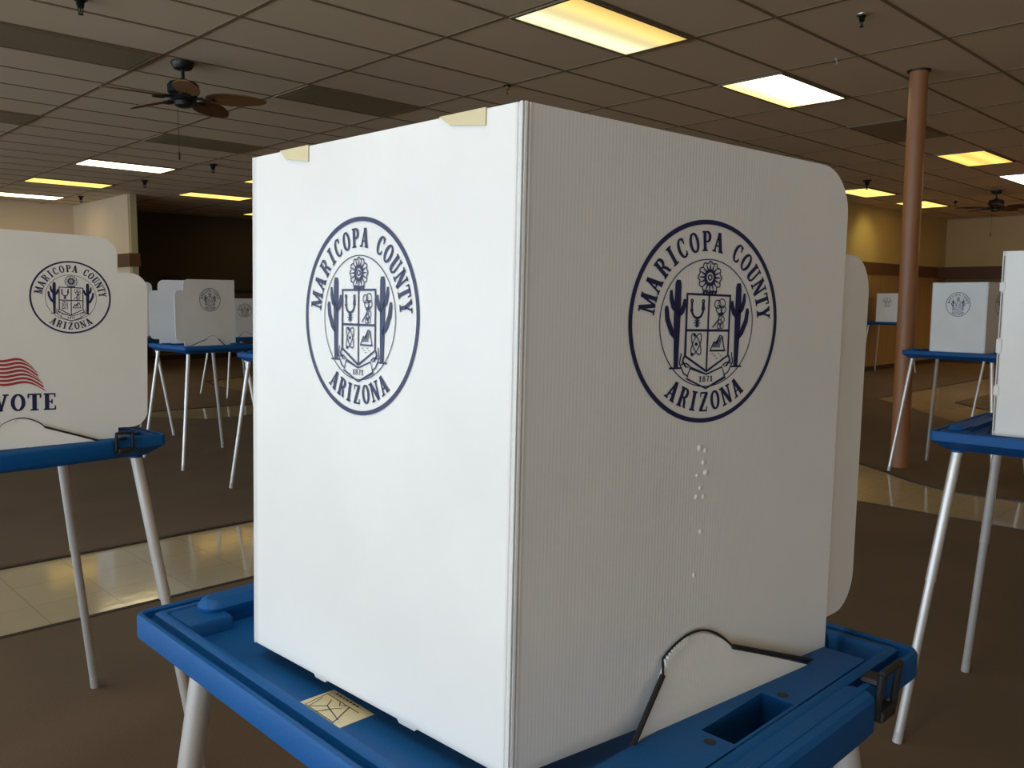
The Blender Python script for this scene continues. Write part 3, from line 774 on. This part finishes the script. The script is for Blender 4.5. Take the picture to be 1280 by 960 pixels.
TX, TY, TZ = .298, .356, .976
def tray_mesh():
    m = MB()
    def lp(i, z, r=.018): return rrect(-TX + i, TX - i, -TY + i, TY - i, max(.004, r - i), z)
    loops = [lp(.046, .918), lp(.040, .920), lp(.006, .944), lp(0, .948), lp(0, .972), lp(.002, .9755), lp(.006, .976), lp(.009, .974), lp(.010, .966), lp(.018, .966),
             lp(.019, .974), lp(.022, .976), lp(.029, .976), lp(.032, .972), lp(.036, .957)]
    m.loft(loops, False, False, 0, True)
    # floor with the handle slot left open (slot x -.04...065, y -.325..-.288)
    SX0, SX1, SY0, SY1 = -.036, .070, -.322, -.288
    fx, fy = TX - .032, TY - .032
    z0, z1 = .944, .958
    m.box(-fx, fx, SY1, fy, z0, z1); m.box(-fx, SX0, -fy, SY1, z0, z1); m.box(SX1, fx, -fy, SY1, z0, z1)
    m.box(-TX + .045, TX - .045, SY1 + .004, TY - .045, .918, .944)
    m.box(-TX + .045, SX0 - .004, -TY + .045, SY1 + .004, .918, .944); m.box(SX1 + .004, TX - .045, -TY + .045, SY1 + .004, .918, .944)
    # shelf along -y carrying the handle slot
    s0, s1 = -fy - .001, -.262; q = [(-fx, SX0, s0, s1), (SX1, fx - .045, s0, s1), (SX0, SX1, s0, SY0), (SX0, SX1, SY1, s1)]
    for a, b, c, d in q: m.box(a, b, c, d, .950, .9762)
    for a, b, c, d in ((SX0 - .004, SX0, SY0 - .004, SY1 + .004), (SX1, SX1 + .004, SY0 - .004, SY1 + .004), (SX0, SX1, SY0 - .004, SY0), (SX0, SX1, SY1, SY1 + .004)): m.box(a, b, c, d, .920, .9755)
    # matching narrower shelf along +y
    m.box(-fx + .06, fx - .06, .285, fy + .001, .950, .9735)
    # corner block and moulded lozenge at the back-left corner, twin at the front-left
    m.box(-fx, -.212, .262, fy, .950, .9755, 0, .003)
    m.loft([rrect(-.235, -.105, .283, .322, .019, .970), rrect(-.237, -.105, .281, .324, .020, .980), rrect(-.232, -.108, .286, .319, .016, .987), rrect(-.226, -.115, .292, .313, .010, .989)], True, True, 0, True)
    m.box(fx - .05, fx, .262, fy, .950, .9755, 0, .003)
    # ribs by the right corner recess
    m.box(.215, fx, -.262, -.244, .950, .974, 0, .002)
    # handle grip bulge on the -y edge and leg sockets below
    m.loft([rrect(-.165, .150, -.362, -.335, .010, .930), rrect(-.170, .157, -.367, -.330, .012, .938), rrect(-.170, .157, -.367, -.330, .012, .970), rrect(-.166, .153, -.363, -.335, .010, .9745)], True, True, 0, True)
    for sx in (-1, 1):
        for sy in (-1, 1):
            m.lathe([(.0005, .912), (.0185, .912), (.0185, .930), (.0005, .930)], sx * .236, sy * .29, 20)
    # screw holes beside the slot
    for x in (-.048, .080): m.lathe([(.0005, .9763), (.0055, .9765), (.0005, .9766)], x, -.305, 16, 1)
    return m
def label_mesh():
    m = MB(); x0, x1, y0, y1 = -.262, -.212, -.034, .038; z = .9586
    m.box(x0, x1, y0, y1, z - .0004, z, 0)
    P = []; w_ = .0011
    for a in ([(-.250, .030), (-.250, -.020)], [(-.250, .030), (-.222, .034)], [(-.250, .024), (-.236, .012), (-.244, -.020)], [(-.250, .024), (-.230, .030)], [(-.236, .012), (-.226, .020)],
              [(-.236, .012), (-.238, .004), (-.252, .010)], [(-.238, .004), (-.222, -.006), (-.252, -.022)], [(-.222, .034), (-.222, -.022)], [(-.222, .010), (-.227, .004), (-.222, -.002)]):
        ribbon(P, a, w_)
    for k in range(7): P.append([(-.2165, .028 - k * .006), (-.2140, .028 - k * .006), (-.2140, .024 - k * .006), (-.2165, .024 - k * .006)])
    for q in P: m.quad([(x, y, z + .0003) for x, y in q], 1)
    return m
def latch_mesh():
    m = MB(); y = -.362
    def P(x, z): return (x, y + (.985 - z) * .10 - .006, z)
    w_ = .0038
    for a, b in (((.156, .994), (.200, .994)), ((.156, .948), (.200, .948)), ((.157, .948), (.157, .994)), ((.199, .948), (.199, .994))):
        m.tube([P(*a), P(*b)], w_, 8)
    m.box(.162, .194, -.370, -.352, .940, .953, 0, .003)
    m.box(.166, .190, -.362, -.342, .974, .981, 0, .003)
    return m
FOOT = (.350, .383); LTOP = (.236, .290)
def leg_mesh(sx, sy, top=(None, None)):
    m = MB(); t = Vector((sx * LTOP[0], sy * LTOP[1], .925)); f = Vector((sx * FOOT[0], sy * FOOT[1], TH + .001))
    p = lambda k: tuple(t.lerp(f, k))
    m.tube([p(0), p(.44), p(.4405), p(.4455), p(.446), p(1)], [.0150, .0150, .0158, .0158, .0135, .0135], 18)
    return m
def leg_foot_mesh(sx, sy):
    m = MB(); t = Vector((sx * LTOP[0], sy * LTOP[1], .925)); f = Vector((sx * FOOT[0], sy * FOOT[1], TH + .001))
    m.tube([tuple(t.lerp(f, .962)), tuple(t.lerp(f, .999))], [.0142, .0142], 18); return m
def tape_mesh(u0, u1, drop=.013, skew=.010):
    m = MB(); a = .0009
    m.prism([(u0 + skew, PH - drop * .6), (u1, PH - drop), (u1, PH + a), (u0, PH + a)], lambda u, v: onp('back', u, v, .0012), lambda u, v: onp('back', u, v, 0))
    m.prism([(u0, PH), (u1, PH), (u1, PH + a), (u0, PH + a)], lambda u, v: onp('back', u, v, .001), lambda u, v: onp('back', u, v, -PT - .001))
    m.prism([(u0, PH - drop), (u1 - skew, PH - drop * .7), (u1, PH + a), (u0, PH + a)], lambda u, v: onp('back', u, v, -PT), lambda u, v: onp('back', u, v, -PT - .001))
    return m

def flag_mesh(key, x0, v0, wf, hf):
    """waving flag print: 13 stripes and a starred canton"""
    m = MB(); N = 26
    def wave(s): return .13 * math.sin(s * 9.5 + .5) * (.35 + .65 * s) - .30 * s ** 3
    def pt(s, t): # s along, t 0..1 from bottom to top
        return onp(key, x0 + s * wf + (1 - t) * s * s * .20 * wf - .012 * math.sin(t * 14) * s * wf, v0 + (t * (1 - .06 * s) + wave(s)) * hf, .0008)
    for k in range(13):
        mi = 0 if k % 2 == 0 else 1
        t0, t1 = (k - (.10 if mi == 0 else -.10)) / 13, (k + 1 + (.10 if mi == 0 else -.10)) / 13
        for i in range(N):
            s0, s1 = i / N, (i + 1) / N
            if k >= 6 and s1 <= .405: continue
            m.quad([pt(s0, t0), pt(s1, t0), pt(s1, t1), pt(s0, t1)], mi)
    for i in range(11):
        s0, s1 = i / N, (i + 1) / N
        m.quad([pt(s0, 6 / 13), pt(s1, 6 / 13), pt(s1, 1), pt(s0, 1)], 2)
    for r in range(5):
        for c in range(6):
            s = .035 + c * .062 + (.0 if r % 2 == 0 else .03); t = 6 / 13 + .06 + r * .10
            pts = []
            for q in range(10):
                a = math.pi / 2 + math.pi * q / 5; rr = (.020 if q % 2 == 0 else .009)
                pts.append((s + rr * math.cos(a) * .62, t + rr * math.sin(a) * 1.6))
            m.quad([tuple(Vector(pt(*p)) - Vector((0, 0, 0)) + Vector((FR[key][2].x, FR[key][2].y, 0)) * .0004) for p in pts], 1)
    return m
def vote_mesh(key, cu, v0, h):
    ws = [glyph(c)[0] * 1.18 for c in 'VOTE']; tot = sum(ws) + 3 * .07; x = cu - tot * h / 2; m = MB()
    for c, w_ in zip('VOTE', ws):
        for q in glyph(c)[1]: m.quad([onp(key, x + a * 1.18 * h, v0 + b * h, .0007) for a, b in q], 0)
        x += (w_ + .07) * h
    return m
def vent_marks(m):
    """little raised blisters in the sheet under the seal"""
    for u, v, r in ((.216, .252, .0035), (.224, .249, .0028), (.222, .238, .003), (.214, .226, .0022), (.226, .228, .0035), (.219, .214, .0025), (.214, .206, .003), (.224, .205, .0028), (.222, .172, .0028), (.215, .131, .0026)):
        A, e, n, w_ = FR['near']
        c = Vector(onp('near', u, v, 0)); E = Vector((e.x, e.y, 0)); Nn = Vector((n.x, n.y, 0)); loops = []
        for ph in (0, 40, 75):
            a = R_(ph); loops.append([tuple(c + (E * math.cos(t) + Vector((0, 0, 1)) * math.sin(t)) * r * math.cos(a) + Nn * r * .45 * math.sin(a)) for t in [2 * math.pi * k / 12 for k in range(12)]])
        m.loft(loops, False, True, 0, True)
    return m

def gm(key, fn, mats):
    if key not in MESH: MESH[key] = fn().mesh(key, mats)
    return MESH[key]
REVERSED = {}
def booth(x, y, rot, label, tilt=0.0, variant='seal', shift=(0, 0), lift=0.0, front=False, size=1.0):
    """tilt = lean of the privacy screen towards +x in degrees; shift = screen offset on the tray"""
    t = empty('voting_booth', (x, y, 0), rot); tag(t, label, 'voting booth', 'portable voting booths')
    Z = Matrix.Translation((0, 0, lift))
    tr = obj('tray', gm('tray', tray_mesh, ['blue', 'black']), t, Z)
    obj('instruction_label', gm('instruction_label', label_mesh, ['label', 'label_line']), tr)
    obj('latch', gm('latch', latch_mesh, ['black']), t, Z)
    for sx in (-1, 1):
        for sy in (-1, 1):
            k = 'leg_%d_%d' % (sx, sy)
            S = Matrix.Diagonal((1, 1, (.925 + lift) / .925, 1))
            lg = obj('leg', gm(k, lambda: leg_mesh(sx, sy), ['alu']), t, S)
            obj('leg_foot', gm(k + 'f', lambda: leg_foot_mesh(sx, sy), ['alu_foot']), lg)
    Sm = Matrix.Translation((shift[0], shift[1], PB + lift)) @ Matrix.Rotation(R_(tilt), 4, 'Y') @ Matrix.Scale(size, 4)
    bk = obj('back_panel', gm('back_panel', panel_back_mesh, ['panel_y']), t, Sm)
    nr = obj('side_panel', gm('side_near_front', lambda: panel_side_mesh('near', R_(7), True), ['panel_x']) if front else gm('side_near', lambda: panel_side_mesh('near'), ['panel_x']), t, Sm)
    fr = obj('side_panel', gm('side_far', lambda: panel_side_mesh('far'), ['panel_x']), t, Sm)
    for c in ('near', 'far'): obj('panel_fold', gm('fold_' + c, lambda: fold_mesh(c), ['fold']), t, Sm)
    # back seal: mirror so that it reads from outside
    obj('county_seal', gm('seal_back', lambda: decal(SEAL, 'back', .205, SV - .003, .0925, True, sy=.95), ['ink']), bk)
    if variant == 'vote':
        obj('county_seal', gm('seal_vote', lambda: decal(SEAL, 'near', .331, SV + .006, .091, sy=1.03), ['ink']), nr)
        obj('flag_print', gm('flag', lambda: flag_mesh('near', .112, .164, .134, .064), ['ink_red', 'ink_white', 'ink']), nr)
        obj('vote_lettering', gm('vote', lambda: vote_mesh('near', .226, .094, .042), ['ink']), nr)
    else:
        obj('county_seal', gm('seal_near', lambda: decal(SEAL, 'near', .220, SV - .001, .0935, sy=1.11), ['ink']), nr)
    obj('county_seal', gm('seal_far', lambda: decal(SEAL, 'far', .225, SV, .0945, True), ['ink']), fr)
    for key, pn in (('near', nr), ('far', fr)):
        obj('support_flap', gm('flap_' + key, lambda: flap_mesh(key), ['panel_x']), pn)
        obj('cord', gm('cord_' + key, lambda: cord_mesh(key), ['cord']), pn)
    return t, bk, nr, fr

B, bk, nr, fr = booth(.667, .690, R_(-0.2), 'nearest white voting booth filling the middle, two tape scraps on its top edge', tilt=1.3, shift=(-.008, 0), front=True)
obj('tape', gm('tape_a', lambda: tape_mesh(.095, .040, .013, -.014), ['tape']), bk)
obj('tape', gm('tape_b', lambda: tape_mesh(.340, .288, .015, -.012), ['tape']), bk)

_t = booth(.612, 2.645, R_(2.8), 'voting booth at the left edge printed with a flag and VOTE', tilt=2.0, variant='vote', shift=(-.055, -.045), lift=.012, size=1.01)
rb, _a, _b, _c = booth(2.96, .590, R_(2.5), 'voting booth cut by the right edge, just behind the nearest one', shift=(0, .034))
RB_BACK = [o for o in rb.children if o.name.startswith('back_panel')][0]
wb = FR['back'][3]
m = MB()
for v0, v1 in ((.012, .115), (.150, .238), (.285, .415), (.447, .520)):
    m.prism([(wb - .0052, v0), (wb - .0022, v0), (wb - .0022, v1), (wb - .0052, v1)], lambda u, v: onp('back', u, v, .0012), lambda u, v: onp('back', u, v, 0))
obj('hinge_gap', m.mesh('hinge_gap', ['groove']), RB_BACK)
for v0, v1 in ((.118, .146), (.242, .281), (.419, .444)):
    m = MB(); m.prism([(wb - .010, v0), (wb + .0035, v0), (wb + .0035, v1), (wb - .010, v1)], lambda u, v: onp('back', u, v, .0035), lambda u, v: onp('back', u, v, 0))
    obj('hinge_tab', m.mesh('hinge_tab', ['fold']), RB_BACK)
b3, bk3, n3_, f3 = booth(7.167, 2.297, R_(-3.0), 'voting booth beside the brown column, seal on its pale back panel')
obj('tape', gm('tape_c', lambda: tape_mesh(.372, .31, .008, -.01), ['tape']), bk3)
booth(3.076, 6.886, R_(180.4), 'voting booth left of the nearest one, open to the left with black latch')
booth(3.02, 8.62, R_(2), 'voting booth mostly hidden behind the flag-printed booth, only its edge and legs showing')
booth(3.079, 5.29, R_(1.6), 'voting booth hidden behind the nearest one, only its blue tray corner and left legs showing')
booth(16.3, 6.55, R_(0), 'farthest voting booth, against the back wall behind the column')
booth(5.53, 11.25, R_(2), 'low far voting booth right of the open one, seal half hidden by the nearest booth', lift=-.155)
booth(10.1, 2.63, R_(-3), 'far voting booth of which only thin legs show under the booth beside the column')

# ------------------------------------------------------------------ small far things
m = MB(); m.box(-.18, .18, -.10, .10, 0, .26, 0, .01); m.box(-.15, .15, -.104, -.099, .03, .23); m.box(-.10, .10, -.08, .08, -.002, .004)
o = obj('monitor', m.mesh('monitor', ['black'])); o.location = (7.62, 18.38, 1.545); tag(o, 'black box standing on the ledge of the far slatted wall', 'monitor')
for k, x in enumerate((5.98, 7.0)):
    m = MB(); m.box(-.05, .05, -.04, .04, 0, 1.45); m.box(-.14, .14, -.09, .09, 0, .03)
    o = obj('floor_stand', m.mesh('floor_stand', ['black'])); o.location = (x, 18.2, TH)
    tag(o, ['dark floor stand at the left end of the far slatted wall', 'dark floor stand seen under the open booth by the far slatted wall'][k], 'stand', 'dark stands by the slatted wall')

# warm lamp under the valance on the right
L = bpy.data.lights.new('valance_lamp', 'AREA'); L.shape = 'RECTANGLE'; L.size = .1; L.size_y = 2.2; L.energy = 14; L.color = (1, .52, .18)
lo = bpy.data.objects.new('valance_lamp', L); COL.objects.link(lo); lo.location = (20.05, 4.3, 1.85)
# spot grazing the olive wall
L = bpy.data.lights.new('wall_lamp', 'SPOT'); L.energy = 15; L.spot_size = R_(85); L.spot_blend = 1.0; L.color = (1, .80, .25); L.shadow_soft_size = .1
lo = bpy.data.objects.new('wall_lamp', L); COL.objects.link(lo); lo.location = (15.9, 6.2, 3.08)
d = Vector((16.05, 7.0, 2.3)) - lo.location; lo.rotation_euler = d.to_track_quat('-Z', 'Y').to_euler()

# ------------------------------------------------------------------ world and camera
w = bpy.data.worlds.new('World'); scene.world = w; w.use_nodes = True
w.node_tree.nodes['Background'].inputs[0].default_value = (0.75, 0.85, 1.0, 1); w.node_tree.nodes['Background'].inputs[1].default_value = 0.6

cam = bpy.data.cameras.new('camera'); co = bpy.data.objects.new('camera', cam); COL.objects.link(co); scene.camera = co
f, yaw, pit, rol = 1061.689, 0.771573847, -0.0996088676, -0.00538762539
cam.sensor_width = 36.0; cam.lens = 36.0 * f / 1280.0; cam.clip_start = 0.02; cam.clip_end = 100
cy_, sy_, cp, sp_, cr_, sr = math.cos(yaw), math.sin(yaw), math.cos(pit), math.sin(pit), math.cos(rol), math.sin(rol)
F = Vector((sy_ * cp, cy_ * cp, sp_)); Rv = Vector((cy_, -sy_, 0)); D = F.cross(Rv)
R2 = Rv * cr_ + D * sr; D2 = D * cr_ - Rv * sr
mt = Matrix((R2, -D2, -F)).transposed().to_4x4(); mt.translation = Vector((0, 0, CAM_Z)); co.matrix_world = mt

scene.view_settings.view_transform = 'Standard'; scene.view_settings.look = 'None'
scene.view_settings.exposure = 0.33; scene.view_settings.gamma = 1.0; scene.view_settings.use_curve_mapping = False
scene.cycles.use_denoising = True
scene.cycles.max_bounces = 8; scene.cycles.diffuse_bounces = 5
scene.cycles.sample_clamp_indirect = 4.0
